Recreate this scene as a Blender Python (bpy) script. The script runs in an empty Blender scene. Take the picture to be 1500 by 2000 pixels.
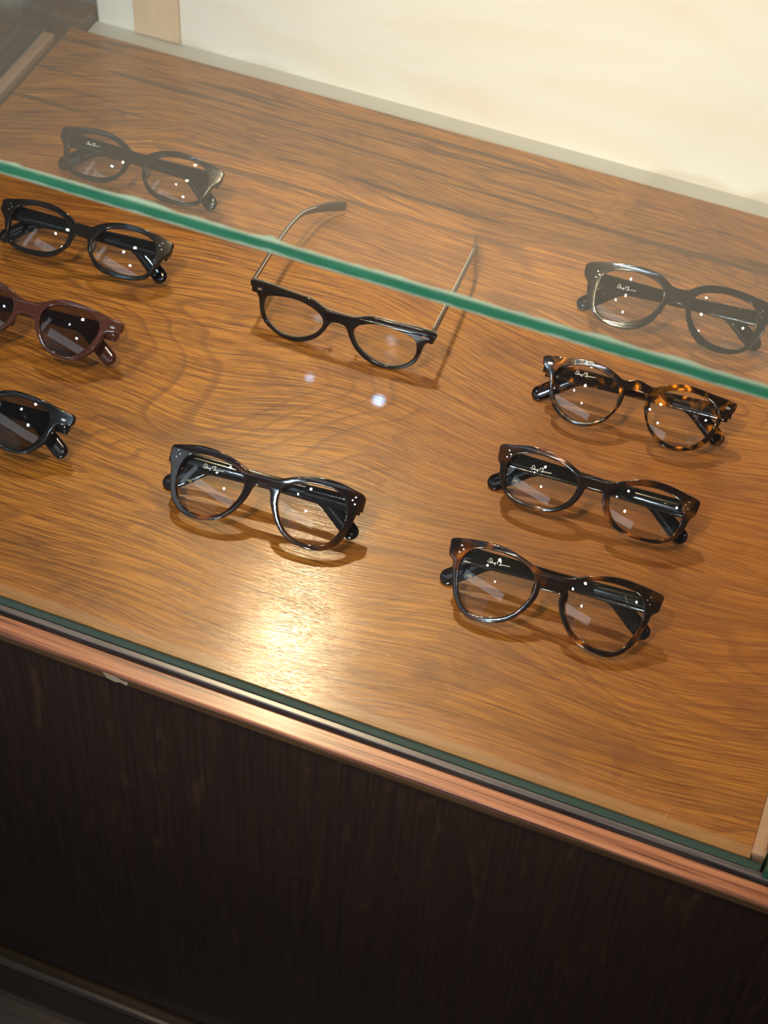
import bpy, bmesh, math, random
from mathutils import Vector, Matrix, noise
random.seed(4)
sc = bpy.context.scene
col = sc.collection
ZB = 0.60                       # height of the display board above the floor
# ---------------------------------------------------------------- camera
RIGHT = Vector((0.9319, 0.3599, 0.0453)); DOWN = Vector((0.3022, -0.7013, -0.6456)); FWD = Vector((-0.2006, 0.6153, -0.7623))
cd = bpy.data.cameras.new('camera'); cam = bpy.data.objects.new('camera', cd); col.objects.link(cam)
m3 = Matrix((RIGHT, -DOWN, -FWD)).transposed()
cam.matrix_world = Matrix.Translation((0, 0, 0.92 + ZB)) @ m3.to_4x4()
cd.sensor_fit = 'VERTICAL'; cd.sensor_height = 24.0; cd.lens = 24.0 * 3350 / 2000
cd.clip_start = 0.02; cd.clip_end = 50
cd.dof.use_dof = True; cd.dof.focus_distance = 1.20; cd.dof.aperture_fstop = 8
sc.camera = cam
# ---------------------------------------------------------------- exposure
sc.view_settings.view_transform = 'Standard'; sc.view_settings.look = 'None'
sc.view_settings.exposure = 0.0; sc.view_settings.gamma = 1.0; sc.view_settings.use_curve_mapping = False
# ---------------------------------------------------------------- world
w = bpy.data.worlds.new('world'); sc.world = w; w.use_nodes = True
w.node_tree.nodes['Background'].inputs[0].default_value = (0.9, 0.93, 1.0, 1)
w.node_tree.nodes['Background'].inputs[1].default_value = 0.09
# ---------------------------------------------------------------- lamps and windows of the shop, plus added spots
def lamp(name, loc, target, watt, colr, radius=0.03, size=60, blend=0.5):
    l = bpy.data.lights.new(name, 'SPOT'); l.energy = watt; l.color = colr; l.shadow_soft_size = radius
    l.spot_size = math.radians(size); l.spot_blend = blend
    o = bpy.data.objects.new(name, l); col.objects.link(o); o.location = (loc[0], loc[1], loc[2] + ZB)
    d = Vector((target[0], target[1], target[2] + ZB)) - o.location
    o.rotation_euler = d.to_track_quat('-Z', 'Y').to_euler()
    return o
WARM = (1.0, 0.74, 0.46); SOFT = (1.0, 0.86, 0.68); COOL = (0.62, 0.78, 1.0)
lamp('key_spot', (-0.74, 1.72, 1.75), (-0.10, 0.86, 0), 125, WARM, 0.035, 38, 1.0)
lamp('track_spot_warm', (-0.56, -0.15, 1.85), (-0.20, 0.92, 0.0), 115, WARM, 0.03, 36, 1.0)
lamp('track_spot_cool', (-0.56, -0.90, 1.85), (-0.20, 1.0, 0.1), 26, COOL, 0.035, 60, 1.0)
lamp('track_spot_near', (-0.50, 0.42, 1.85), (-0.2, 1.1, 0.0), 26, SOFT, 0.025, 60, 1.0)
lamp('track_spot_right', (1.15, -0.15, 1.85), (-0.1, 1.1, 0.1), 40, SOFT, 0.03, 60, 1.0)
lamp('track_spot_left', (-0.95, -0.42, 1.85), (-0.5, 1.0, 0.1), 10, COOL, 0.03, 60, 1.0)
lamp('added_blue_dot', (-0.390, 1.139, 0.435), (-0.2849, 0.8427, 0), 40, (0.22, 0.52, 1.0), 0.002, 1.25, 1.0)  # added spot without a fixture, throws a small blue dot on the board
lamp('added_blue_dot_far', (-0.450, 1.139, 0.435), (-0.3411, 0.8437, 0), 18, (0.30, 0.56, 1.0), 0.002, 1.0, 1.0)  # second added spot, also without a fixture, for the fainter blue dot
def area(name, loc, target, watt, colr, sx, sy):
    l = bpy.data.lights.new(name, 'AREA'); l.energy = watt; l.color = colr; l.shape = 'RECTANGLE'; l.size = sx; l.size_y = sy
    o = bpy.data.objects.new(name, l); col.objects.link(o); o.location = (loc[0], loc[1], loc[2] + ZB)
    d = Vector((target[0], target[1], target[2] + ZB)) - o.location
    o.rotation_euler = d.to_track_quat('-Z', 'Y').to_euler()
    return o
area('window_daylight', (-1.9, -1.6, 1.0), (-0.3, 0.6, 0), 6, (0.66, 0.80, 1.0), 2.4, 2.0)
lamp('panel_fill_cool', (-0.32, -2.3, 0.75), (-0.32, 1.19, 0.12), 235, (0.80, 0.91, 1.0), 0.12, 20, 0.9)  # added unseen fill, brightens the lower back panel with cool light
lamp('panel_fill_warm', (-0.15, -2.3, 0.95), (-0.15, 1.19, 0.36), 300, (1.0, 0.76, 0.52), 0.12, 20, 1.0)  # added unseen fill, brightens and warms the upper back panel
area('tube_light', (-0.95, -1.02, 1.64), (-0.45, 0.80, 0.0), 3.0, (0.74, 0.85, 1.0), 1.75, 0.27)
area('window_side', (-2.00, -0.55, 1.50), (-0.50, 0.80, 0.0), 0.7, (0.74, 0.86, 1.0), 0.16, 0.75)
# ---------------------------------------------------------------- materials
def mat(name):
    m = bpy.data.materials.new(name); m.use_nodes = True
    nt = m.node_tree; nt.nodes.clear()
    out = nt.nodes.new('ShaderNodeOutputMaterial')
    return m, nt, out
def N(nt, t, **kw):
    n = nt.nodes.new(t)
    for k, v in kw.items():
        if k.startswith('i_'): n.inputs[k[2:].replace('_', ' ')].default_value = v
        else: setattr(n, k, v)
    return n
def prin(nt, out, base=(0.5, 0.5, 0.5), rough=0.5, metal=0, coat=0, coatr=0.05, trans=0, ior=1.5):
    p = N(nt, 'ShaderNodeBsdfPrincipled'); p.inputs['Base Color'].default_value = (*base, 1)
    p.inputs['Roughness'].default_value = rough; p.inputs['Metallic'].default_value = metal
    p.inputs['Coat Weight'].default_value = coat; p.inputs['Coat Roughness'].default_value = coatr
    p.inputs['Transmission Weight'].default_value = trans; p.inputs['IOR'].default_value = ior
    nt.links.new(p.outputs[0], out.inputs[0]); return p
def simple(name, base, rough=0.5, **kw):
    m, nt, out = mat(name); prin(nt, out, base, rough, **kw); return m
def mapping(nt, scale=(1, 1, 1), rot=(0, 0, 0), loc=(0, 0, 0), src='Object'):
    tc = N(nt, 'ShaderNodeTexCoord'); mp = N(nt, 'ShaderNodeMapping')
    mp.inputs['Scale'].default_value = scale; mp.inputs['Rotation'].default_value = rot; mp.inputs['Location'].default_value = loc
    nt.links.new(tc.outputs[src], mp.inputs[0]); return mp.outputs[0]
def noi(nt, vec, scale=1.0, detail=4, rough=0.5, dist=0.0):
    n = N(nt, 'ShaderNodeTexNoise'); n.inputs['Scale'].default_value = scale; n.inputs['Detail'].default_value = detail
    n.inputs['Roughness'].default_value = rough; n.inputs['Distortion'].default_value = dist
    nt.links.new(vec, n.inputs['Vector']); return n.outputs['Fac']
def ramp(nt, fac, stops, interp='LINEAR'):
    r = N(nt, 'ShaderNodeValToRGB'); r.color_ramp.interpolation = interp
    while len(r.color_ramp.elements) < len(stops): r.color_ramp.elements.new(0.5)
    for e, (p, c) in zip(r.color_ramp.elements, stops):
        e.position = p; e.color = (*c, 1) if len(c) == 3 else c
    nt.links.new(fac, r.inputs[0]); return r.outputs[0]
def mixc(nt, fac, a, b, mode='MIX'):
    n = N(nt, 'ShaderNodeMix', data_type='RGBA', blend_type=mode)
    for sock, v in ((n.inputs[0], fac), (n.inputs[6], a), (n.inputs[7], b)):
        if isinstance(v, (int, float)): sock.default_value = v
        elif isinstance(v, tuple): sock.default_value = (*v, 1)
        else: nt.links.new(v, sock)
    return n.outputs[2]
def math_(nt, op, a, b=0.0, clamp=False):
    n = N(nt, 'ShaderNodeMath', operation=op); n.use_clamp = clamp
    for sock, v in ((n.inputs[0], a), (n.inputs[1], b)):
        if isinstance(v, (int, float)): sock.default_value = v
        else: nt.links.new(v, sock)
    return n.outputs[0]

def warped(nt, amp=0.036, scale=(2.6, 4.2, 1), loc=(0.3, 1.9, 0)):
    """object coordinates pushed across the grain by a slow field, so that all fibres follow it"""
    v = mapping(nt)
    a = noi(nt, mapping(nt, scale, loc=loc), 1.0, 1.5, 0.4)
    b = noi(nt, mapping(nt, (9, 16, 1), loc=(4, 2, 0)), 1.0, 2, 0.5)
    off = math_(nt, 'ADD', math_(nt, 'MULTIPLY', math_(nt, 'SUBTRACT', a, 0.5), amp * 4), math_(nt, 'MULTIPLY', math_(nt, 'SUBTRACT', b, 0.5), amp * 0.30))
    sep = N(nt, 'ShaderNodeSeparateXYZ'); nt.links.new(v, sep.inputs[0])
    cmb = N(nt, 'ShaderNodeCombineXYZ'); nt.links.new(sep.outputs[0], cmb.inputs[0])
    nt.links.new(math_(nt, 'ADD', sep.outputs[1], off), cmb.inputs[1])
    return cmb.outputs[0]
def scaled(nt, vec, sc_, loc=(0, 0, 0)):
    mp = N(nt, 'ShaderNodeMapping'); mp.inputs['Scale'].default_value = sc_; mp.inputs['Location'].default_value = loc
    nt.links.new(vec, mp.inputs[0]); return mp.outputs[0]
def board_material():
    m, nt, out = mat('stained_plywood')
    p = prin(nt, out, rough=0.34, coat=0.30, coatr=0.10)
    p.inputs['Specular IOR Level'].default_value = 0.42
    wv = warped(nt)
    fine = noi(nt, scaled(nt, wv, (13, 430, 1)), 1.0, 5, 0.70, 0.15)
    fibre = noi(nt, scaled(nt, wv, (26, 1000, 1)), 1.0, 3, 0.65)
    c = ramp(nt, fine, [(0.36, (0.125, 0.036, 0.005)), (0.48, (0.28, 0.094, 0.009)), (0.60, (0.48, 0.190, 0.018))])
    fm = ramp(nt, fibre, [(0.47, (0, 0, 0)), (0.56, (1, 1, 1))])
    c = mixc(nt, math_(nt, 'MULTIPLY', fm, 0.34), c, (0.50, 0.225, 0.035))
    fd = ramp(nt, fibre, [(0.40, (1, 1, 1)), (0.46, (0, 0, 0))])
    c = mixc(nt, math_(nt, 'MULTIPLY', fd, 0.40), c, (0.13, 0.042, 0.008))
    # thin dark contour lines of the veneer, strong in some places only
    f = noi(nt, scaled(nt, wv, (2.0, 7.5, 1), (3.1, 1.7, 0)), 1.0, 2.5, 0.5, 0.5)
    saw = math_(nt, 'FRACT', math_(nt, 'MULTIPLY', f, 34))
    line = ramp(nt, saw, [(0.0, (0.7,) * 3), (0.10, (1, 1, 1)), (0.30, (0.10,) * 3), (0.9, (0, 0, 0))])
    where = ramp(nt, noi(nt, mapping(nt, (4, 6, 1), loc=(7, 3, 0)), 1.0, 2, 0.5), [(0.38, (0.12,) * 3), (0.60, (0.85,) * 3)])
    c = mixc(nt, math_(nt, 'MULTIPLY', math_(nt, 'MULTIPLY', line, where), 0.62), c, (0.115, 0.036, 0.008))
    # stain blotches
    bl = noi(nt, mapping(nt, (7, 13, 1), loc=(0.4, 8.2, 0)), 1.0, 5, 0.62, 1.4)
    bm = ramp(nt, bl, [(0.53, (0, 0, 0)), (0.66, (1, 1, 1))])
    c = mixc(nt, math_(nt, 'MULTIPLY', bm, 0.50), c, (0.120, 0.040, 0.014))
    b2 = noi(nt, mapping(nt, (2.2, 3.5, 1), loc=(5.4, 2.2, 0)), 1.0, 2, 0.5)
    c = mixc(nt, math_(nt, 'MULTIPLY', ramp(nt, b2, [(0.42, (0, 0, 0)), (0.62, (1, 1, 1))]), 0.55), c, (0.21, 0.062, 0.014))
    sx = N(nt, 'ShaderNodeSeparateXYZ'); nt.links.new(mapping(nt), sx.inputs[0])
    # long dark strokes of grain towards the back of the board
    back = ramp(nt, math_(nt, 'SUBTRACT', sx.outputs[1], math_(nt, 'MULTIPLY', sx.outputs[0], 0.05)), [(0.13, (0, 0, 0)), (0.19, (1, 1, 1))])
    st = noi(nt, mapping(nt, (3.0, 58, 1), loc=(1.3, 0.6, 0)), 1.0, 5, 0.5, 1.7)
    sm = ramp(nt, st, [(0.585, (0, 0, 0)), (0.605, (1, 1, 1))])
    c = mixc(nt, math_(nt, 'MULTIPLY', math_(nt, 'MULTIPLY', sm, back), 0.70), c, (0.050, 0.022, 0.008))
    # paler ragged strip along the front edge
    wn = noi(nt, mapping(nt, (30, 90, 1)), 1.0, 4, 0.6)
    edge = math_(nt, 'ADD', math_(nt, 'MULTIPLY', sx.outputs[1], -1.0), math_(nt, 'MULTIPLY', wn, 0.006))
    em = ramp(nt, edge, [(0.2912, (0, 0, 0)), (0.2930, (1, 1, 1))])
    c = mixc(nt, math_(nt, 'MULTIPLY', em, 0.50), c, (0.36, 0.22, 0.10))
    nt.links.new(c, p.inputs['Base Color'])
    # pores: narrow grooves along the grain
    h = math_(nt, 'ADD', fibre, math_(nt, 'MULTIPLY', fine, 0.8))
    bmp = N(nt, 'ShaderNodeBump'); bmp.inputs['Strength'].default_value = 0.5; bmp.inputs['Distance'].default_value = 0.00022
    nt.links.new(h, bmp.inputs['Height']); nt.links.new(bmp.outputs[0], p.inputs['Normal'])
    b3 = N(nt, 'ShaderNodeBump'); b3.inputs['Strength'].default_value = 0.30; b3.inputs['Distance'].default_value = 0.00022
    nt.links.new(h, b3.inputs['Height']); nt.links.new(b3.outputs[0], p.inputs['Coat Normal'])
    nt.links.new(ramp(nt, fibre, [(0.3, (0.26,) * 3), (0.7, (0.40,) * 3)]), p.inputs['Roughness'])
    return m

def rim_material():
    m, nt, out = mat('rosewood_rim')
    p = prin(nt, out, rough=0.30, coat=0.25, coatr=0.15)
    a = noi(nt, mapping(nt, (5, 260, 160), rot=(0, 0, math.radians(1.2))), 1.0, 5, 0.6, 0.6)
    b = noi(nt, mapping(nt, (18, 900, 600)), 1.0, 3, 0.6)
    c = ramp(nt, a, [(0.36, (0.075, 0.022, 0.012)), (0.47, (0.26, 0.098, 0.05)), (0.62, (0.40, 0.17, 0.085))])
    c = mixc(nt, math_(nt, 'MULTIPLY', b, 0.35), c, (0.12, 0.04, 0.02))
    nt.links.new(c, p.inputs['Base Color'])
    bmp = N(nt, 'ShaderNodeBump'); bmp.inputs['Strength'].default_value = 0.25; bmp.inputs['Distance'].default_value = 0.0004
    nt.links.new(b, bmp.inputs['Height']); nt.links.new(bmp.outputs[0], p.inputs['Normal'])
    return m

def dark_panel_material():
    m, nt, out = mat('dark_oak_panel')
    p = prin(nt, out, rough=0.5, coat=0.05, coatr=0.3)
    g = noi(nt, mapping(nt, (420, 420, 9)), 1.0, 4, 0.65, 0.3)
    ray = noi(nt, mapping(nt, (80, 80, 16), rot=(0, math.radians(9), 0)), 1.0, 3, 0.5, 1.0)
    big = noi(nt, mapping(nt, (5, 5, 1.2)), 1.0, 3, 0.5)
    c = ramp(nt, g, [(0.35, (0.008, 0.0032, 0.0014)), (0.65, (0.024, 0.0095, 0.004))])
    c = mixc(nt, ramp(nt, ray, [(0.60, (0, 0, 0)), (0.72, (0.6,) * 3)]), c, (0.050, 0.022, 0.008))
    c = mixc(nt, math_(nt, 'MULTIPLY', big, 0.4), c, (0.016, 0.006, 0.004))
    nt.links.new(c, p.inputs['Base Color'])
    bmp = N(nt, 'ShaderNodeBump'); bmp.inputs['Strength'].default_value = 0.35; bmp.inputs['Distance'].default_value = 0.0004
    nt.links.new(g, bmp.inputs['Height']); nt.links.new(bmp.outputs[0], p.inputs['Normal'])
    return m

def cream_material():
    m, nt, out = mat('pale_wood_panel')
    p = prin(nt, out, rough=0.6)
    a = noi(nt, mapping(nt, (2.4, 3, 9), rot=(0, math.radians(14), 0)), 1.0, 3, 0.5, 0.8)
    c = ramp(nt, a, [(0.33, (0.80, 0.70, 0.58)), (0.5, (0.84, 0.81, 0.75)), (0.62, (0.82, 0.76, 0.67)), (0.75, (0.74, 0.60, 0.46))])
    nt.links.new(c, p.inputs['Base Color']); return m

def grain_material(name, dark, light, rough=0.45, sc_=(6, 120, 120)):
    m, nt, out = mat(name); p = prin(nt, out, rough=rough)
    a = noi(nt, mapping(nt, sc_), 1.0, 4, 0.6, 0.5)
    nt.links.new(ramp(nt, a, [(0.35, dark), (0.65, light)]), p.inputs['Base Color']); return m

def pane_material(name, tint, ior=1.5, dust=0.0, rough=0.0, dustcol=(0.8, 0.82, 0.8), shine=(1, 1, 1)):
    """clear sheet: what lies behind shows through, the rest mirrors by Fresnel"""
    m, nt, out = mat(name)
    tr = N(nt, 'ShaderNodeBsdfTransparent'); tr.inputs[0].default_value = (*tint, 1)
    gl = N(nt, 'ShaderNodeBsdfGlossy'); gl.inputs['Roughness'].default_value = rough; gl.inputs['Color'].default_value = (*shine, 1)
    fr = N(nt, 'ShaderNodeFresnel'); fr.inputs['IOR'].default_value = ior
    # the same reflectance from inside and outside the sheet
    geo = N(nt, 'ShaderNodeNewGeometry')
    iv = N(nt, 'ShaderNodeMix', data_type='FLOAT'); nt.links.new(geo.outputs['Backfacing'], iv.inputs[0])
    iv.inputs[2].default_value = ior; iv.inputs[3].default_value = 1.0 / ior
    nt.links.new(math_(nt, 'MAXIMUM', iv.outputs[0], 1.0 / ior), fr.inputs['IOR'])
    mx = N(nt, 'ShaderNodeMixShader'); nt.links.new(fr.outputs[0], mx.inputs[0])
    nt.links.new(tr.outputs[0], mx.inputs[1]); nt.links.new(gl.outputs[0], mx.inputs[2])
    last = mx.outputs[0]
    if dust > 0:
        df = N(nt, 'ShaderNodeBsdfDiffuse'); df.inputs[0].default_value = (*dustcol, 1)
        m2 = N(nt, 'ShaderNodeMixShader'); m2.inputs[0].default_value = dust
        nt.links.new(last, m2.inputs[1]); nt.links.new(df.outputs[0], m2.inputs[2]); last = m2.outputs[0]
    nt.links.new(last, out.inputs[0]); return m

def glass_edge_material():
    m, nt, out = mat('green_glass_edge')
    p = prin(nt, out, (0.012, 0.135, 0.082), 0.2, coat=0.5, coatr=0.05)
    a = noi(nt, mapping(nt, (30, 30, 900)), 1.0, 3, 0.5)
    nt.links.new(ramp(nt, a, [(0.3, (0.010, 0.070, 0.044)), (0.7, (0.024, 0.125, 0.080))]), p.inputs['Base Color'])
    return m

def tortoise_material(name, amount=0.62, amber=(0.40, 0.13, 0.015), dark=(0.010, 0.005, 0.004), scale=60, soft=0.08, loc=(0, 0, 0)):
    m, nt, out = mat(name); p = prin(nt, out, rough=0.08, coat=0.3, coatr=0.03)
    a = noi(nt, mapping(nt, (1, 1, 1), loc=loc), scale, 2, 0.5, 0.6)
    c = ramp(nt, a, [(amount - 0.13, dark), (amount - 0.06, (amber[0] * 0.10 + 0.008, amber[1] * 0.12 + 0.002, 0.003)), (amount, (amber[0] * 0.25, amber[1] * 0.22, amber[2] * 0.3)), (amount + soft, amber)])
    nt.links.new(c, p.inputs['Base Color']); return m

def translucent(name, base, trans=0.7, rough=0.08):
    m, nt, out = mat(name)
    p = prin(nt, out, base, rough, trans=0.0, coat=0.5, coatr=0.03)
    tr = N(nt, 'ShaderNodeBsdfTransparent'); tr.inputs[0].default_value = (*[min(1, c * 2.2 + 0.12) for c in base], 1)
    mx = N(nt, 'ShaderNodeMixShader'); mx.inputs[0].default_value = trans
    nt.links.new(p.outputs[0], mx.inputs[1]); nt.links.new(tr.outputs[0], mx.inputs[2])
    nt.links.new(mx.outputs[0], out.inputs[0]); return m

M = {}
M['board'] = board_material(); M['rim'] = rim_material(); M['panel'] = dark_panel_material(); M['cream'] = cream_material()
M['glass'] = pane_material('clear_glass', (0.975, 0.99, 0.98), 1.5, 0.0)
M['top_glass'] = pane_material('top_glass', (0.95, 0.975, 0.96), 1.5, 0.035)
M['edge'] = glass_edge_material()
M['chip'] = simple('ground_glass_arris', (0.15, 0.25, 0.21), 0.45)
M['groove'] = simple('dark_groove', (0.030, 0.010, 0.008), 0.6)
M['ledge'] = grain_material('dark_lacquered_ledge', (0.050, 0.045, 0.048), (0.12, 0.105, 0.11), 0.25, (12, 400, 100))
M['light_cleat'] = grain_material('light_wood_cleat', (0.30, 0.17, 0.10), (0.45, 0.28, 0.18), 0.5, (160, 7, 100))
M['brown'] = grain_material('brown_wood', (0.05, 0.025, 0.012), (0.09, 0.045, 0.02), 0.5, (160, 7, 100))
M['batten'] = grain_material('honey_wood', (0.66, 0.46, 0.30), (0.76, 0.56, 0.38), 0.5, (60, 60, 4))
M['track'] = simple('pale_grey_track', (0.52, 0.50, 0.46), 0.5)
M['silver'] = simple('silver_metal', (0.85, 0.83, 0.78), 0.18, metal=1.0)
M['teal'] = simple('dark_teal_glass_edge', (0.006, 0.034, 0.032), 0.75)
M['lip'] = grain_material('shaded_lip', (0.035, 0.016, 0.005), (0.085, 0.040, 0.012), 0.5, (9, 300, 300))  # front face of the rim, its shade put into a darker wood colour
M['moulding'] = grain_material('brown_moulding', (0.020, 0.012, 0.005), (0.040, 0.022, 0.008), 0.28, (7, 200, 200))
M['black'] = simple('black_acetate', (0.006, 0.005, 0.005), 0.075, coat=0.0, coatr=0.03)
M['charcoal'] = simple('charcoal_acetate', (0.011, 0.009, 0.008), 0.08, coat=0.0, coatr=0.03)
M['havana'] = tortoise_material('dark_havana', 0.65, (0.30, 0.085, 0.012), scale=48)
M['havana2'] = tortoise_material('dark_havana_warm', 0.62, (0.34, 0.10, 0.015), scale=44, loc=(0.31, 0.2, 0.1))
M['havana3'] = tortoise_material('dark_havana_soft', 0.635, (0.32, 0.10, 0.015), scale=50, loc=(0.7, 0.5, 0.3))
M['amber'] = tortoise_material('amber_tortoise', 0.63, (0.75, 0.24, 0.018), scale=95, soft=0.03, loc=(0.1, 0.9, 0.4))
M['brown_clear'] = translucent('brown_crystal_acetate', (0.085, 0.026, 0.016), 0.22)
M['smoke_clear'] = translucent('smoke_crystal_acetate', (0.12, 0.095, 0.075), 0.25)
M['crystal'] = translucent('crystal_acetate', (0.40, 0.34, 0.25), 0.55)
M['lens'] = pane_material('demo_lens', (0.965, 0.965, 0.955), 1.5, 0.0)
M['sun_brown'] = pane_material('brown_sun_lens', (0.50, 0.46, 0.45), 1.5, 0.0)
M['sun_grey'] = pane_material('grey_sun_lens', (0.46, 0.45, 0.46), 1.5, 0.0)
M['print'] = simple('white_print', (0.85, 0.85, 0.82), 0.5)
M['gold_print'] = simple('gold_print', (0.75, 0.62, 0.35), 0.4)
M['pad'] = translucent('clear_nose_pad', (0.35, 0.27, 0.18), 0.5)
M['floor'] = grain_material('floor_boards', (0.055, 0.040, 0.030), (0.11, 0.082, 0.062), 0.5, (4, 60, 1))
M['wall'] = simple('grey_plaster', (0.40, 0.42, 0.43), 0.8)
M['ceiling'] = simple('white_plaster', (0.80, 0.78, 0.74), 0.8)

# traced outlines (mm, front-local) and resting places (m) of the frames
SHAPES = {}; POSE = {}
SHAPES['J']=([(2.0,-5.6),(8.8,-5.0),(15.1,-2.5),(22.7,0.5),(32.4,3.1),(42.9,4.5),(54.1,3.9),(65.0,2.4),(72.4,0.3),(72.4,-4.7),(71.6,-10.8),(68.0,-13.7),(67.1,-19.1),(64.7,-27.5),(62.2,-34.7),(59.2,-39.5),(54.3,-44.9),(46.5,-48.4),(37.5,-48.1),(29.0,-46.3),(21.1,-42.3),(14.9,-36.1),(10.1,-29.1),(7.1,-21.6),(7.0,-16.8),(4.5,-16.9)],
  [(61.1,-7.8),(62.4,-13.3),(62.2,-20.0),(60.7,-27.5),(58.3,-33.6),(55.3,-39.0),(50.2,-43.2),(43.0,-44.6),(35.2,-44.1),(26.9,-41.5),(20.3,-37.0),(15.3,-30.6),(11.8,-22.9),(10.9,-17.0),(11.2,-12.6),(13.7,-7.7),(19.2,-4.2),(26.6,-1.7),(35.9,-0.4),(44.9,-0.6),(52.6,-1.6),(58.1,-4.2)])
SHAPES['F']=([(1.9,-4.5),(10.4,-4.0),(14.9,-1.9),(22.5,1.0),(30.9,3.2),(40.3,4.6),(50.4,4.5),(60.2,2.7),(69.6,0.1),(70.2,-4.2),(69.8,-9.6),(67.3,-14.5),(66.2,-20.8),(63.9,-29.0),(60.9,-35.9),(56.9,-40.3),(49.5,-44.4),(41.3,-45.5),(31.4,-44.3),(22.3,-40.4),(15.2,-33.6),(10.6,-25.9),(7.8,-19.7),(6.8,-15.2),(4.6,-12.4),(1.5,-11.8)],
  [(56.5,-4.5),(59.2,-9.1),(60.7,-16.0),(60.3,-23.6),(58.0,-30.7),(54.5,-36.4),(48.4,-40.2),(40.0,-41.8),(31.3,-40.6),(23.3,-36.9),(17.4,-29.8),(13.8,-22.4),(12.6,-16.6),(13.3,-11.3),(15.6,-7.6),(19.7,-4.8),(27.1,-2.4),(36.5,-1.0),(44.5,-0.9),(52.1,-2.0)])
SHAPES['I']=([(1.6,-3.5),(8.8,-4.7),(14.0,-2.5),(22.0,1.0),(31.1,4.2),(40.7,5.2),(51.0,4.6),(62.1,2.5),(71.4,0.2),(71.8,-5.2),(71.0,-10.8),(68.4,-13.6),(66.7,-21.3),(63.7,-27.4),(59.2,-32.5),(51.7,-36.2),(42.0,-37.4),(31.5,-37.2),(22.8,-35.3),(14.9,-30.6),(9.8,-24.5),(7.1,-17.9),(5.8,-12.8),(1.7,-12.8)],
  [(62.8,-10.8),(62.5,-17.7),(61.1,-24.3),(58.4,-29.4),(51.4,-33.2),(41.6,-34.7),(31.2,-34.2),(22.7,-31.7),(16.2,-26.3),(12.5,-19.4),(11.9,-13.5),(13.7,-8.2),(19.2,-4.6),(27.0,-1.6),(36.8,-0.0),(46.1,-0.1),(54.9,-2.1),(60.8,-5.5)])
SHAPES['H']=([(2.0,-1.1),(8.8,-3.1),(12.6,-2.8),(18.2,0.1),(26.4,3.0),(35.4,4.4),(45.1,3.8),(54.7,2.6),(64.3,1.7),(72.0,0.1),(72.0,-4.3),(70.5,-7.6),(65.9,-10.8),(64.5,-13.6),(62.7,-21.8),(59.8,-29.8),(55.3,-36.1),(49.1,-40.7),(40.9,-43.5),(32.2,-43.7),(24.2,-41.4),(17.1,-36.1),(12.6,-30.0),(8.7,-21.6),(7.5,-12.6),(5.8,-9.7)],
  [(60.8,-11.4),(60.0,-18.6),(57.3,-26.6),(52.2,-34.0),(44.6,-38.9),(36.7,-40.9),(28.4,-39.7),(20.8,-35.8),(14.9,-30.6),(11.8,-23.6),(11.4,-16.1),(13.2,-10.4),(18.0,-5.4),(25.0,-2.2),(34.1,-0.2),(42.7,-0.3),(50.9,-2.0),(58.6,-5.8)])
SHAPES['E']=([(4.9,-4.4),(12.0,-3.7),(22.8,0.5),(34.0,1.0),(46.7,1.2),(59.3,1.5),(69.2,0.8),(74.7,-0.4),(74.8,-4.2),(70.5,-7.9),(67.0,-12.1),(65.4,-19.5),(62.5,-28.2),(56.3,-34.2),(45.5,-38.5),(34.1,-39.1),(23.5,-35.5),(15.5,-29.5),(10.1,-21.9),(6.2,-13.9),(1.7,-12.3)],
  [(15.6,-9.4),(23.6,-5.6),(33.3,-3.8),(43.3,-4.4),(53.5,-6.5),(59.5,-9.1),(61.7,-14.5),(61.5,-22.3),(57.0,-30.0),(47.9,-35.4),(38.0,-36.3),(27.5,-33.4),(18.0,-27.2),(13.6,-20.8),(12.1,-15.1)])
SHAPES['G']=([(5.5,-0.7),(13.1,4.1),(22.5,7.3),(33.6,8.5),(45.1,8.1),(56.9,6.5),(66.2,4.9),(74.5,1.8),(74.4,-7.2),(70.6,-12.0),(69.6,-17.4),(66.8,-25.9),(60.2,-34.6),(52.6,-39.3),(43.1,-41.5),(32.9,-41.4),(23.1,-38.1),(14.9,-31.1),(9.9,-21.9),(5.8,-13.9)],
  [(12.0,-5.9),(17.0,-0.7),(25.2,1.9),(35.0,3.1),(45.4,2.4),(54.8,0.2),(59.8,-4.4),(61.7,-11.7),(61.6,-20.7),(59.1,-30.4),(53.0,-35.8),(43.1,-36.9),(32.7,-35.7),(22.4,-30.5),(15.3,-23.2),(11.8,-15.0)])
SHAPES['B']=([(5.9,-4.7),(12.9,-0.5),(22.3,3.1),(32.1,4.8),(43.5,4.8),(55.2,3.3),(66.1,1.1),(72.3,-0.8),(72.3,-4.2),(72.2,-9.1),(67.6,-14.2),(65.1,-19.8),(62.9,-26.3),(57.7,-33.0),(50.4,-36.2),(40.4,-37.4),(29.1,-37.4),(20.1,-35.2),(13.4,-30.0),(7.8,-22.5),(6.6,-17.2),(4.4,-14.2),(1.5,-13.5)],
  [(13.2,-8.3),(18.0,-3.6),(26.4,-0.5),(36.5,0.5),(45.8,0.4),(54.7,-1.8),(59.4,-5.5),(61.2,-11.9),(61.0,-19.9),(59.1,-27.2),(53.2,-31.7),(44.4,-33.5),(34.0,-33.2),(24.4,-32.2),(17.2,-29.1),(12.2,-24.4),(10.3,-17.9),(10.6,-11.9)])
POSE['A']=(-0.5534,0.9947,0.0400,0.55,50)
POSE['B']=(-0.5526,0.8968,0.0400,2.50,50)
POSE['C']=(-0.5478,0.7995,0.0400,3.00,50)
POSE['D']=(-0.5367,0.7024,0.0400,3.00,50)
POSE['E']=(-0.3333,0.8831,0.0390,0.37,15)
POSE['F']=(-0.3193,0.7138,0.0400,3.73,50)
POSE['G']=(-0.1037,1.0111,0.0400,3.57,50)
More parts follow.
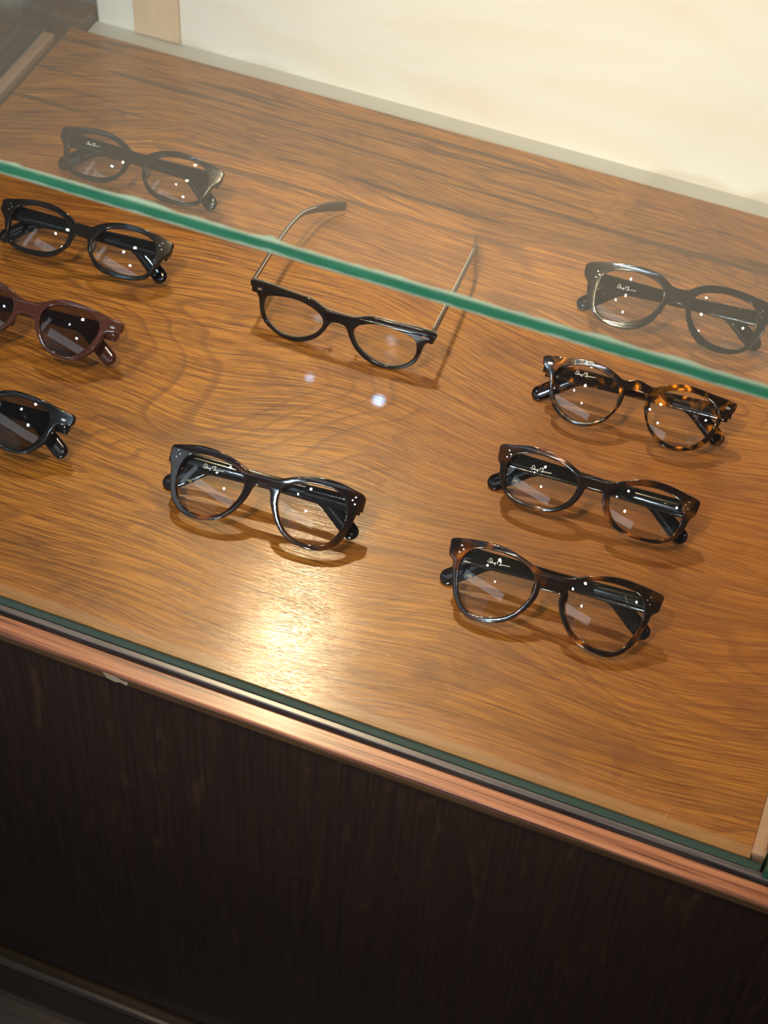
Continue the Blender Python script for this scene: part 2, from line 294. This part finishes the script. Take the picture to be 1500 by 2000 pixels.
POSE['H']=(-0.1060,0.9024,0.0400,3.44,50)
POSE['I']=(-0.1075,0.8029,0.0400,1.62,50)
POSE['J']=(-0.1098,0.7107,0.0400,3.29,50)
SIGN=[[(0.0,0.0),(0.7,-0.6),(1.5,-1.0),(2.4,-0.7),(3.0,0.2),(2.8,1.3),(2.1,2.0),(1.3,1.9),(1.0,1.2),(1.3,0.4),(2.0,0.0),(2.8,-0.0),(3.6,-0.8),(3.7,-0.1),(4.4,-0.8),(4.7,-0.1),(5.3,-1.0),(5.5,0.4),(5.5,-1.1),(5.3,-1.8)],
 [(6.7,-0.6),(6.7,0.8),(6.9,1.7)],
 [(6.9,1.7),(7.4,1.2),(7.6,1.4),(8.5,2.0),(9.2,1.8),(8.7,1.0),(8.3,0.6),(9.1,0.4),(9.1,-0.2),(7.9,-0.8),(9.2,-0.7),(10.3,-0.1),(11.2,-0.4),(12.0,0.1),(12.9,-0.3),(13.6,0.1),(14.5,-0.2),(15.2,0.3)]]

SHAPES['C']=([(5.7, -1.1), (14.7, 2.5), (22.0, 5.3), (30.6, 6.5), (39.6, 6.0), (48.7, 5.0), (59.0, 3.0), (66.2, 1.5), (73.0, 0.0), (72.8, -7.0), (67.7, -7.9), (62.3, -9.7), (59.8, -15.4), (58.4, -21.4), (54.9, -27.0), (48.6, -33.2), (41.4, -36.0), (32.6, -36.4), (24.2, -34.8), (17.7, -30.9), (12.9, -25.5), (8.8, -19.1), (6.0, -12.3)],
  [(13.4, -3.9), (18.4, -0.3), (26.8, 1.8), (36.5, 2.4), (44.6, 1.7), (52.1, -0.6), (56.2, -5.2), (56.6, -10.7), (54.5, -17.7), (51.2, -24.2), (45.8, -30.2), (39.8, -33.6), (31.9, -33.8), (24.5, -31.9), (18.5, -27.9), (14.3, -21.4), (11.4, -13.7), (11.5, -8.1)])
OPEN_TEMPLES=[(1,[(-.2620,.8910,.0350),(-.2642,.952,.030),(-.2664,.9896,.0255),(-.2685,1.006,.021),(-.2767,1.039,.0055)],None),
 (-1,[(-.4072,.8880,.0350),(-.4101,.9455,.0305),(-.4098,.9734,.0275),(-.4080,.9935,.0225),(-.4003,1.0186,.0115),(-.3886,1.0335,.0055)],None)]
WALL_Y = 1.948

# ---------------------------------------------------------------- mesh helpers
def link(name, me, mats, parent=None):
    o = bpy.data.objects.new(name, me); col.objects.link(o)
    for m in (mats if isinstance(mats, (list, tuple)) else [mats]): me.materials.append(m)
    if parent: o.parent = parent
    return o
def from_bm(name, bm, mats, parent=None, smooth=False, bevel=0, wn=False):
    bmesh.ops.recalc_face_normals(bm, faces=bm.faces[:])
    me = bpy.data.meshes.new(name); bm.to_mesh(me); bm.free()
    if smooth:
        for p in me.polygons: p.use_smooth = True
    o = link(name, me, mats, parent)
    if bevel:
        b = o.modifiers.new('bevel', 'BEVEL'); b.width = bevel; b.segments = 3; b.limit_method = 'ANGLE'
    if wn: o.modifiers.new('wn', 'WEIGHTED_NORMAL')
    return o
def add_box(bm, x0, x1, y0, y1, z0, z1, mi=0):
    vs = [bm.verts.new((x, y, z)) for x in (x0, x1) for y in (y0, y1) for z in (z0, z1)]
    fs = []
    for q in ((0, 1, 3, 2), (4, 6, 7, 5), (0, 4, 5, 1), (2, 3, 7, 6), (0, 2, 6, 4), (1, 5, 7, 3)):
        f = bm.faces.new([vs[i] for i in q]); f.material_index = mi; fs.append(f)
    return fs
def tag(o, label=None, cat=None, group=None, kind=None):
    if label: o['label'] = label
    if cat: o['category'] = cat
    if group: o['group'] = group
    if kind: o['kind'] = kind
    return o
def empty(name, loc, rz=0):
    o = bpy.data.objects.new(name, None); col.objects.link(o); o.location = loc; o.rotation_euler = (0, 0, rz)
    o.empty_display_size = 0.03
    return o

# ---------------------------------------------------------------- the room
def struct(name, box, m):
    bm = bmesh.new(); add_box(bm, *box); o = from_bm(name, bm, m); tag(o, kind='structure'); return o
struct('floor', (-3.2, 3.0, -2.6, 3.4, -0.05, 0.0), M['floor'])
struct('wall_back', (-3.2, 3.0, WALL_Y, WALL_Y + 0.1, 0.0, 2.55), M['wall'])
struct('ceiling', (-3.2, 3.0, -2.6, 3.4, 2.55, 2.6), M['ceiling'])

# ---------------------------------------------------------------- the display case
OX, OY = -0.326, 0.870
XL, XR = -0.7130, 0.0615        # board
YF, YB = 0.5737, 1.1700
case = empty('display_case', (OX, OY, 0))
tag(case, 'brown wooden shop display case with glass top and front, holding rows of eyeglasses', 'display case')
def cbox(name, boxes, mats, parent=case, bevel=0.0):
    bm = bmesh.new()
    for b in boxes:
        mi = b[6] if len(b) > 6 else 0
        add_box(bm, b[0] - OX, b[1] - OX, b[2] - OY, b[3] - OY, b[4] + ZB, b[5] + ZB, mi)
    return from_bm(name, bm, mats, parent, bevel=bevel)
cbox('display_board', [(XL, XR, YF, YB, -0.016, 0)], M['board'])
# rim along the front with its two glass grooves
XRIM = 0.14; XLM = -0.745
cbox('front_rim', [(XLM, XRIM, 0.5462, 0.5592, -0.0035, 0.0)], M['rim'], bevel=0.0012)
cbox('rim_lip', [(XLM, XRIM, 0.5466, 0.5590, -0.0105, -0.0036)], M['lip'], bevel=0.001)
cbox('track_ledge', [(XLM, XRIM, 0.5628, 0.5672, -0.02, -0.0005)], M['ledge'], bevel=0.0008)
cbox('track_groove', [(XLM, XRIM, 0.5585, 0.5736, -0.02, -0.0075)], M['groove'])
# front panel of the cabinet and the moulding at its foot
cbox('front_panel', [(XLM + 0.004, 0.088, 0.5520, 0.5680, -0.56, -0.0100)], M['panel'])
cbox('corner_post', [(0.088, 0.134, 0.5490, 0.62, -0.60, -0.0106)], M['panel'], bevel=0.002)
o = cbox('foot_moulding', [(XLM, XRIM, 0.5360, 0.5560, -0.585, -0.5220)], M['moulding'], bevel=0.006)
cbox('toe_board', [(XLM + 0.01, 0.13, 0.60, 0.62, -0.60, -0.56)], M['groove'])
cbox('side_board', [(XLM + 0.004, XLM + 0.020, 0.568, 1.19, -0.56, -0.020)], M['panel'])
cbox('side_board', [(0.080, 0.088, 0.62, 1.19, -0.60, -0.020)], M['panel'])
# left and right cleats beside the board
cbox('side_cleat', [(-0.7305, -0.7195, 0.577, 1.1500, -0.014, 0.0035)], M['light_cleat'], bevel=0.0008)
cbox('side_rim', [(0.0775, XRIM, 0.5595, 1.2020, -0.020, -0.0008)], M['rim'], bevel=0.002)
cbox('side_groove', [(-0.7350, -0.7131, 0.577, 1.1700, -0.018, -0.0040)], M['brown'])
cbox('side_cleat', [(0.0617, 0.0700, 0.577, 1.1700, -0.014, 0.0015)], M['light_cleat'], bevel=0.0008)
# back: sliding panel in pale wood, its track and a corner block
cbox('back_track', [(-0.6975, 0.10, 1.1702, 1.1900, -0.014, -0.001)], M['track'])
cbox('back_panel', [(-0.6975, 0.10, 1.1900, 1.2020, -0.014, 0.335)], M['cream'], bevel=0.004)
cbox('panel_batten', [(-0.658, -0.612, 1.1865, 1.1905, -0.0005, 0.335)], M['batten'], bevel=0.002)
cbox('corner_block', [(-0.7480, -0.6990, 1.1702, 1.2000, -0.03, 0.010)], M['brown'], bevel=0.003)
cbox('corner_block', [(-0.7600, -0.7400, 1.1720, 1.2000, -0.03, 0.011)], M['ledge'], bevel=0.003)

# glass sheets; their narrow faces show the green of the edge
def pane(name, x0, x1, y0, y1, z0, z1, m, edge_faces, chip=0.0):
    bm = bmesh.new(); add_box(bm, x0 - OX, x1 - OX, y0 - OY, y1 - OY, z0 + ZB, z1 + ZB)
    bmesh.ops.recalc_face_normals(bm, faces=bm.faces[:])
    for f in bm.faces:
        n = f.normal
        if n.z < -0.9 and name == 'front_glass': f.material_index = 2
        for e in edge_faces:
            if n.dot(Vector(e)) > 0.9: f.material_index = 1
    return from_bm(name, bm, [m, M['edge'], M['teal']], case)
YG0, YG1 = 0.5674, 0.5728
pane('front_glass', -0.7300, 0.0690, YG0, YG1, -0.0006, 0.3788, M['glass'], [(1, 0, 0), (-1, 0, 0)])
pane('top_glass', -0.7400, 0.1100, 0.5650, 1.2300, 0.3790, 0.3862, M['top_glass'], [(0, -1, 0), (0, 1, 0), (1, 0, 0), (-1, 0, 0)])
pane('side_glass', 0.0712, 0.0768, 0.5640, 1.1880, -0.004, 0.3788, M['glass'], [(0, -1, 0), (0, 0, -1)])
pane('side_glass', -0.7378, -0.7322, 0.5640, 1.1680, -0.004, 0.3788, M['glass'], [(0, -1, 0), (0, 0, -1)])
# ragged ground arris along the front edge of the top sheet
bm = bmesh.new()
n = 170
for (yy, zz, hw, amp) in ((0.5652, 0.38635, 0.0010, 0.0034), (0.5646, 0.3796, 0.0004, 0.0018)):
    prev = None
    for i in range(n + 1):
        x = -0.74 + 0.85 * i / n
        k = hw * 0.5 + amp * abs((noise.noise(Vector((x * 30, zz * 70, 0))) + 0.6 * noise.noise(Vector((x * 110, zz * 70, 3))))) + 0.0002 * random.random()
        if zz > 0.385:
            a = (x - OX, yy - 0.0003 - OY, zz - 0.0009 + ZB); b = (x - OX, yy + 0.0005 - OY, zz + ZB); c = (x - OX, yy + k - OY, zz + 0.00005 + ZB)
        else:
            a = (x - OX, yy - OY, zz + k + ZB); b = (x - OX, yy - 0.0002 - OY, zz + ZB); c = (x - OX, yy + 0.0006 - OY, zz - 0.0008 + ZB)
        cur = [bm.verts.new(v) for v in (a, b, c)]
        if prev:
            for j in (0, 1): bm.faces.new((prev[j], cur[j], cur[j + 1], prev[j + 1]))
        prev = cur
arr = from_bm('glass_arris', bm, M['chip'], case, smooth=True)

# a flake of pale filler on the rim's lip and a splinter lying by the front edge
bm = bmesh.new()
pts = [(-0.3620, -0.0036), (-0.3535, -0.0037), (-0.3480, -0.0062), (-0.3440, -0.0060), (-0.3450, -0.0098), (-0.3500, -0.0085), (-0.3530, -0.0102), (-0.3590, -0.0090)]
a = [bm.verts.new((x - OX, 0.54655 - OY, z + ZB)) for x, z in pts]; b = [bm.verts.new((x - OX, 0.5462 - OY, z + ZB)) for x, z in pts]
bm.faces.new(b); bm.faces.new(a[::-1])
for i in range(len(pts)): bm.faces.new((a[i], a[(i + 1) % len(pts)], b[(i + 1) % len(pts)], b[i]))
from_bm('filler_patch', bm, simple('pale_filler', (0.22, 0.17, 0.11), 0.7), case)
bm = bmesh.new()
for (p, q, w_) in (((0.0065, 0.5795), (0.0075, 0.5880), 0.0005),):
    vs = [(p[0] - w_, p[1], 0.0002), (p[0] + w_, p[1], 0.0002), (q[0], q[1], 0.0005), (p[0], p[1], 0.0010)]
    v = [bm.verts.new((x - OX, y - OY, z + ZB)) for x, y, z in vs]
    for f in ((0, 1, 2), (0, 3, 1), (1, 3, 2), (0, 2, 3)): bm.faces.new([v[i] for i in f])
from_bm('wood_splinter', bm, simple('raw_wood', (0.75, 0.45, 0.15), 0.6), case)

# ---------------------------------------------------------------- eyeglasses
def catmull(pts, closed=True, step=1.3):
    out = []; n = len(pts)
    rng = n if closed else n - 1
    for i in range(rng):
        if closed: p0, p1, p2, p3 = pts[i - 1], pts[i], pts[(i + 1) % n], pts[(i + 2) % n]
        else: p0, p1, p2, p3 = pts[max(i - 1, 0)], pts[i], pts[i + 1], pts[min(i + 2, n - 1)]
        p0, p1, p2, p3 = map(Vector, (p0, p1, p2, p3))
        k = max(1, int(round((p2 - p1).length / step)))
        for j in range(k):
            t = j / k
            out.append(0.5 * ((2 * p1) + (p2 - p0) * t + (2 * p0 - 5 * p1 + 4 * p2 - p3) * t * t + (3 * p1 - p0 - 3 * p2 + p3) * t ** 3))
    if not closed: out.append(Vector(pts[-1]))
    return out
def resample(pts, n):
    L = [0]
    m = len(pts)
    for i in range(m): L.append(L[-1] + (pts[(i + 1) % m] - pts[i]).length)
    out = []; j = 0
    for i in range(n):
        s = L[-1] * i / n
        while L[j + 1] < s: j += 1
        t = (s - L[j]) / max(1e-9, L[j + 1] - L[j]); out.append(pts[j].lerp(pts[(j + 1) % m], t))
    return out
def smooth_loop(pts, it=1, k=0.5):
    for _ in range(it):
        n = len(pts); pts = [pts[i].lerp((pts[i - 1] + pts[(i + 1) % n]) / 2, k) for i in range(n)]
    return pts
mm = 0.001
RB = 0.55                         # radius of the face-form curve
def plate(outer, holes, depth, bev, y0):
    """acetate sheet cut to outline, rounded edges, bent to the face-form; x, d (behind), z in mm"""
    cu = bpy.data.curves.new('c', 'CURVE'); cu.dimensions = '2D'; cu.fill_mode = 'BOTH'
    cu.extrude = depth / 2 - bev; cu.bevel_depth = bev; cu.bevel_resolution = 3; cu.offset = -bev
    for loop in [outer] + holes:
        sp = cu.splines.new('POLY'); sp.points.add(len(loop) - 1); sp.use_cyclic_u = True
        for q, p in zip(sp.points, loop): q.co = (p[0], p[1], 0, 1)
    o = bpy.data.objects.new('c', cu); col.objects.link(o)
    dg = bpy.context.evaluated_depsgraph_get(); me = bpy.data.meshes.new_from_object(o.evaluated_get(dg))
    bpy.data.objects.remove(o); bpy.data.curves.remove(cu)
    bm = bmesh.new(); bm.from_mesh(me); bpy.data.meshes.remove(me)
    bmesh.ops.remove_doubles(bm, verts=bm.verts[:], dist=0.02)
    for v in bm.verts:
        x, z, t = v.co
        v.co = (x, -t + depth / 2 + y0 + x * x / (2 * RB * 1000), z)
    return bm
class Pose:
    """front-local millimetres (x, d behind the front, z up the front) to metres in the frame's own empty"""
    def __init__(s, z0, T): s.z0, s.c, s.s = z0, math.cos(math.radians(T)), math.sin(math.radians(T))
    def __call__(s, v):
        x, d, z = v[0] * mm, v[1] * mm, v[2] * mm
        return Vector((x, z * s.s + d * s.c, s.z0 + z * s.c - d * s.s))
def place(bm, P):
    for v in bm.verts: v.co = P(v.co)
    return bm
def sweep(bm, path, sizes, nax, seg=14, power=2.8):
    """rounded section swept along path; sizes = (height, thickness) per point; nax = thickness direction"""
    rings = []
    n = len(path)
    for i, p in enumerate(path):
        t = (path[min(i + 1, n - 1)] - path[max(i - 1, 0)]).normalized()
        a = (nax - t * nax.dot(t)).normalized(); h = t.cross(a)
        ring = []
        for k in range(seg):
            th = 2 * math.pi * k / seg; c, s = math.cos(th), math.sin(th)
            r = (abs(c) ** power + abs(s) ** power) ** (-1 / power)
            ring.append(bm.verts.new(p + h * (c * r * sizes[i][0] / 2) + a * (s * r * sizes[i][1] / 2)))
        rings.append(ring)
    for i in range(n - 1):
        for k in range(seg): bm.faces.new((rings[i][k], rings[i][(k + 1) % seg], rings[i + 1][(k + 1) % seg], rings[i + 1][k]))
    bm.faces.new(rings[0]); bm.faces.new(rings[-1][::-1])
def lens_mesh(hole, sg, P, Rb=110.0, th=1.9):
    pts = [Vector((sg * p.x, p.y)) for p in hole]; pts = smooth_loop(resample(pts, 96), 2)
    c = sum(pts, Vector((0, 0))) / len(pts)
    pts = [c + (p - c) * ((p - c).length + 0.45) / (p - c).length for p in pts]
    fr = [1.0, 0.97, 0.85, 0.7, 0.5, 0.3, 0.12]
    bm = bmesh.new(); grids = []
    rm = max((p - c).length for p in pts); ymax = rm * rm / (2 * Rb)
    for side in (0, 1):
        g = []
        for f in fr:
            row = []
            for p in pts:
                q = c + (p - c) * f; r2 = (q - c).length_squared
                d = q.x * q.x / (2 * RB * 1000) + r2 / (2 * Rb) - ymax + 2.0 + (th if side else 0)
                row.append(bm.verts.new(P((q.x, d, q.y))))
            g.append(row)
        cv = bm.verts.new(P((c.x, c.x ** 2 / (2 * RB * 1000) - ymax + 2.0 + (th if side else 0), c.y)))
        grids.append((g, cv))
    n = len(pts)
    for g, cv in grids:
        for i in range(len(fr) - 1):
            for k in range(n): bm.faces.new((g[i][k], g[i][(k + 1) % n], g[i + 1][(k + 1) % n], g[i + 1][k]))
        for k in range(n): bm.faces.new((g[-1][k], g[-1][(k + 1) % n], cv))
    a, b = grids[0][0][0], grids[1][0][0]
    for k in range(n): bm.faces.new((a[k], b[k], b[(k + 1) % n], a[(k + 1) % n]))
    return bm
def ball(bm, c, r, seg=16):
    """ellipsoid with radii r=(x,d,z)"""
    res = bmesh.ops.create_uvsphere(bm, u_segments=seg, v_segments=seg // 2, radius=1)
    for v in res['verts']: v.co = Vector((v.co.x * r[0] + c[0], v.co.y * r[1] + c[1], v.co.z * r[2] + c[2]))
def disc(bm, x, z, r, y, h=0.35, shape=None):
    """small inlay proud of the front face"""
    d0 = x * x / (2 * RB * 1000)
    pts = shape or [(r * math.cos(a * math.pi / 8), r * math.sin(a * math.pi / 8)) for a in range(16)]
    f = [bm.verts.new((x + a * 0.8, d0 + y - h, z + b * 0.8)) for a, b in pts]; m = [bm.verts.new((x + a, d0 + y, z + b)) for a, b in pts]
    k = [bm.verts.new((x + a, d0 + y + 0.8, z + b)) for a, b in pts]
    n = len(pts); bm.faces.new(f); bm.faces.new(k[::-1])
    for i in range(n):
        bm.faces.new((f[i], f[(i + 1) % n], m[(i + 1) % n], m[i])); bm.faces.new((m[i], m[(i + 1) % n], k[(i + 1) % n], k[i]))
DIAMOND = [(-2.3, 0.5), (-0.6, 1.25), (2.0, 0.9), (2.5, -0.3), (0.8, -1.2), (-1.7, -0.8)]

def stroke_mesh(strokes, P, ox, oz, d, w=0.13, sx=1.0):
    bm = bmesh.new()
    for st in strokes:
        pts = catmull([Vector((p[0], p[1])) for p in st], closed=False, step=0.25)
        path = [P((ox + p.x * sx, d, oz + p.y * sx)) for p in pts]
        nax = (P((0, 1, 0)) - P((0, 0, 0))).normalized()
        sweep(bm, path, [(2 * w * mm, 0.12 * mm)] * len(path), nax, seg=6, power=2)
    return bm

def eyeglasses(key, shape, label, front, temple, lens='lens', rivet='dots', sign=None, size=False, depth=4.4, dz=0.0, temple_in=None, open_pose=False, sfx=''):
    x, y, z0, rot, T = POSE[key]
    outer_h, hole = SHAPES[shape]
    root = empty('eyeglasses' if lens == 'lens' else 'sunglasses', (x, y, ZB), math.radians(rot))
    tag(root, label, 'eyeglasses' if lens == 'lens' else 'sunglasses', 'eyeglasses on the display board')
    P = Pose(z0 + dz, T)
    half = [Vector(p) for p in outer_h]
    top, bot = half[0].y, half[-1].y
    full = half + [Vector((-p.x, p.y)) for p in reversed(half)]
    outer = catmull(full, True, 1.3)
    outer = smooth_loop(outer, 1)
    hl = [Vector(p) for p in hole]; hp = smooth_loop(resample(catmull(hl, True, 1.0), 90), 1)
    holes = [hp, [Vector((-p.x, p.y)) for p in hp]]
    fm = M[front]
    if open_pose:
        bm = plate(outer, holes, 2.4, 0.7, 0.0)
        place(bm, P); fo = from_bm('front', bm, fm, root, smooth=True, wn=True)
        big = [p + (p - Vector((0, -18))).normalized() * 0.7 for p in outer]
        bm = plate(big, holes, 2.0, 0.6, 2.35); place(bm, P); bk = from_bm('backing', bm, M['crystal'], root, smooth=True, wn=True)
        bk['label'] = 'clear backing layer of the front'
    else:
        bm = plate(outer, holes, depth, 1.0, 0.0)
        for sg in (-1, 1):           # returns that carry the hinges
            xa, xb = sorted((sg * 61.5, sg * 70.5))
            d0 = 66 * 66 / (2 * RB * 1000)
            fs = add_box(bm, xa, xb, d0 + 2.5, d0 + depth + 4.2, -11.5, -1.5)
        place(bm, P); fo = from_bm('front', bm, fm, root, smooth=True, wn=True)
    # lenses
    for sg in (-1, 1):
        from_bm('lens', lens_mesh(hp, sg, P), M[lens], root, smooth=True)
    # inlays
    spots = []
    for sg in (-1, 1):
        if rivet == 'dots':
            for (a, b) in ((64.6, -2.5), (62.8, -4.9), (65.0, -7.3)): spots.append((sg * a, b, None))
        else:
            spots.append((sg * 66.3, -4.6, [(sg * a, b) for a, b in DIAMOND]))
    for (a, b, s) in spots:
        bm = bmesh.new(); disc(bm, a, b, 0.62, 0.0, 0.3 if s is None else 0.55, s); place(bm, P)
        r = from_bm('rivet', bm, M['silver'], fo)
    # nose pads
    for sg in (-1, 1):
        bm = bmesh.new()
        if open_pose:
            ball(bm, (sg * 10.5, 9.5, -13.5), (1.6, 3.0, 4.2)); place(bm, P); pd = from_bm('nose_pad', bm, M['pad'], root, smooth=True)
            bm = bmesh.new(); sweep(bm, [P(v) for v in ((sg * 14.5, 4.0, -9), (sg * 15.5, 8, -9.5), (sg * 14, 10.5, -12), (sg * 11.5, 10, -13.5))], [(0.0011, 0.0011)] * 4, Vector((0, 0, 1)), 8, 2)
            from_bm('pad_arm', bm, M['silver'], pd, smooth=True)
        else:
            ball(bm, (sg * 10.6, 5.0, -18.5), (1.9, 3.6, 5.0)); place(bm, P)
            from_bm('nose_pad', bm, fm if lens != 'lens' or 'havana' in front else M['smoke_clear'], root, smooth=True)
    # temples
    tm = M[temple]
    ti = M[temple_in] if temple_in else tm
    dax = (P((0, 1, 0)) - P((0, 0, 0))).normalized()
    d0 = 66 * 66 / (2 * RB * 1000) + 4.0
    if open_pose:
        R = Matrix.Rotation(-math.radians(rot), 3, 'Z')
        for sg, pts, sz in OPEN_TEMPLES:
            pth = [R @ Vector((a - x, b - y, c)) for a, b, c in pts]
            pth2 = catmull(pth, False, 0.004)
            n = len(pth2); sizes = []
            for i in range(n):
                u = i / (n - 1); h = 6.4 - 2.4 * min(1, u / 0.5) if u < 0.62 else 4.0 + 4.6 * min(1, (u - 0.62) / 0.3)
                if i >= n - 1: h *= 0.75
                sizes.append((h * mm, (2.7 if u < 0.9 else 2.4) * mm))
            bm = bmesh.new(); sweep(bm, pth2, sizes, Vector((1, 0, 0)))
            to = from_bm('temple', bm, ti, root, smooth=True)
            bm = bmesh.new(); off = Vector((-sg * 0.0012, 0, 0.0022))
            sweep(bm, [p + off for p in pth2[1:int(n * 0.8)]], [(0.0008, 0.0008)] * (int(n * 0.8) - 1), Vector((1, 0, 0)), 8, 2)
            from_bm('wire_core', bm, M['silver'], to, smooth=True)
            bm = bmesh.new(); add_box(bm, *sorted((sg * 61.5, sg * 67.5)), 5.0 + 4, 12.5, -8.0, -1.6); place(bm, P)
            from_bm('hinge', bm, M['silver'], root, bevel=0.0006)
            bm = bmesh.new(); ball(bm, (sg * 53.5, 6.2, -1.0), (1.6, 1.2, 1.2)); place(bm, P); from_bm('hinge_screw', bm, M['silver'], root, smooth=True)
            bm = bmesh.new(); add_box(bm, *sorted((sg * 66.0, sg * 73.5)), 4.5, 12.0, -9.5, -1.2); place(bm, P)
            from_bm('end_piece', bm, fm, root, bevel=0.0012)
        return root
    for sg, slope, dd in ((-1, 0.050, 0.0), (1, 0.082, 1.4)):   # image-left temple is folded first
        pts = []
        zc = -8.0
        base = [(-sg * -1, 0)]
        L = 144.0 if sg < 0 else 150.0; bend0 = 98.0 if sg < 0 else 104.0; ang = 0.0
        px = sg * 68.5; pz = zc; s = 0.0; path = []; sizes = []
        d = d0 + 3.2 + dd
        while s <= L:
            step = 3.0 if s < L - 10 else 1.0
            u = s / L
            if s > bend0: ang = min(math.radians(36), (s - bend0) / 16 * math.radians(36))
            h = 12.6 - 3.0 * min(1, s / 80) if s < 100 else 9.6 + 2.2 * min(1, (s - 100) / 30)
            t = 3.0 if s > 6 else 2.6
            if s > L - 6: k = min(1, (s - (L - 6)) / 6.2); h *= math.sqrt(max(0.06, 1 - k * k)); t *= (max(0.1, 1 - k ** 4)) ** 0.5
            path.append(P((px, d, pz))); sizes.append((h * mm, t * mm))
            px -= sg * math.cos(ang) * step; pz -= math.sin(ang) * step; d += slope * step; s += step
        bm = bmesh.new(); sweep(bm, path, sizes, dax)
        to = from_bm('temple', bm, tm, root, smooth=True)
        bm = bmesh.new(); add_box(bm, *sorted((sg * 61.0, sg * 65.0)), d0 + 2.5, d0 + 6.0, -9.5, -4.0); place(bm, P)
        from_bm('hinge', bm, M['silver'], root, bevel=0.0005)
        if size and sg == 1:
            cu = bpy.data.curves.new('t', 'FONT'); cu.body = '145'; cu.size = 2.9; cu.extrude = 0.05
            o = bpy.data.objects.new('t', cu); col.objects.link(o); dg = bpy.context.evaluated_depsgraph_get()
            me = bpy.data.meshes.new_from_object(o.evaluated_get(dg)); bpy.data.objects.remove(o); bpy.data.curves.remove(cu)
            sx = -59.0; dloc = d0 + 3.2 + dd + slope * (68.5 + 59.0) - 1.95
            for v in me.vertices: v.co = P((sx + v.co.x, dloc - v.co.z + slope * (-(v.co.x)), -22.5 + v.co.y))
            link('size_mark', me, M['gold_print'], to)
    if sign:
        d = 40.0 ** 2 / (2 * RB * 1000) - 1.55
        bm = stroke_mesh(SIGN, P, sign[0], sign[1], d + sign[2], sx=sign[3] if len(sign) > 3 else 1.0)
        from_bm('lens_print', bm, M['print'], root)
    return root

eyeglasses('F', 'F', 'dark brown tortoise eyeglasses with thick squarish rims, alone at the front centre of the board', 'havana', 'black', sign=(-43.9, -8.9, 0), size=True)
eyeglasses('J', 'J', 'large brown tortoise eyeglasses with three dots, frontmost of the right-hand column', 'havana2', 'charcoal', sign=(-45.0, -7.8, 0), size=True)
eyeglasses('I', 'I', 'low oblong tortoise eyeglasses with three dots, directly behind the frontmost right-hand pair', 'havana3', 'black', sign=(-46.7, -10.0, 0), size=True)
eyeglasses('H', 'H', 'round tortoise eyeglasses with bright amber patches and silver diamond rivets', 'amber', 'amber', rivet='diamond', sign=(-46.8, -7.2, 0))
eyeglasses('G', 'G', 'black eyeglasses seen through the glass top at the back right of the board', 'charcoal', 'black', sign=(-47.3, -11.1, 0))
eyeglasses('B', 'B', 'black three-dot eyeglasses in the left column, just in front of the green glass edge', 'charcoal', 'black')
eyeglasses('A', 'B', 'black three-dot eyeglasses seen through the glass top at the back left of the board', 'charcoal', 'black', sign=(-46.0, -9.0, 0, 0.8))
eyeglasses('C', 'C', 'translucent brown sunglasses with brown tinted lenses in the left column', 'brown_clear', 'brown_clear', lens='sun_brown', rivet='diamond')
eyeglasses('D', 'C', 'black sunglasses with dark grey lenses, frontmost of the left column', 'black', 'black', lens='sun_grey', rivet='diamond')
eyeglasses('E', 'E', 'slim black eyeglasses standing with open temples in the middle of the board', 'black', 'smoke_clear', rivet='diamond', open_pose=True, temple_in='smoke_clear')
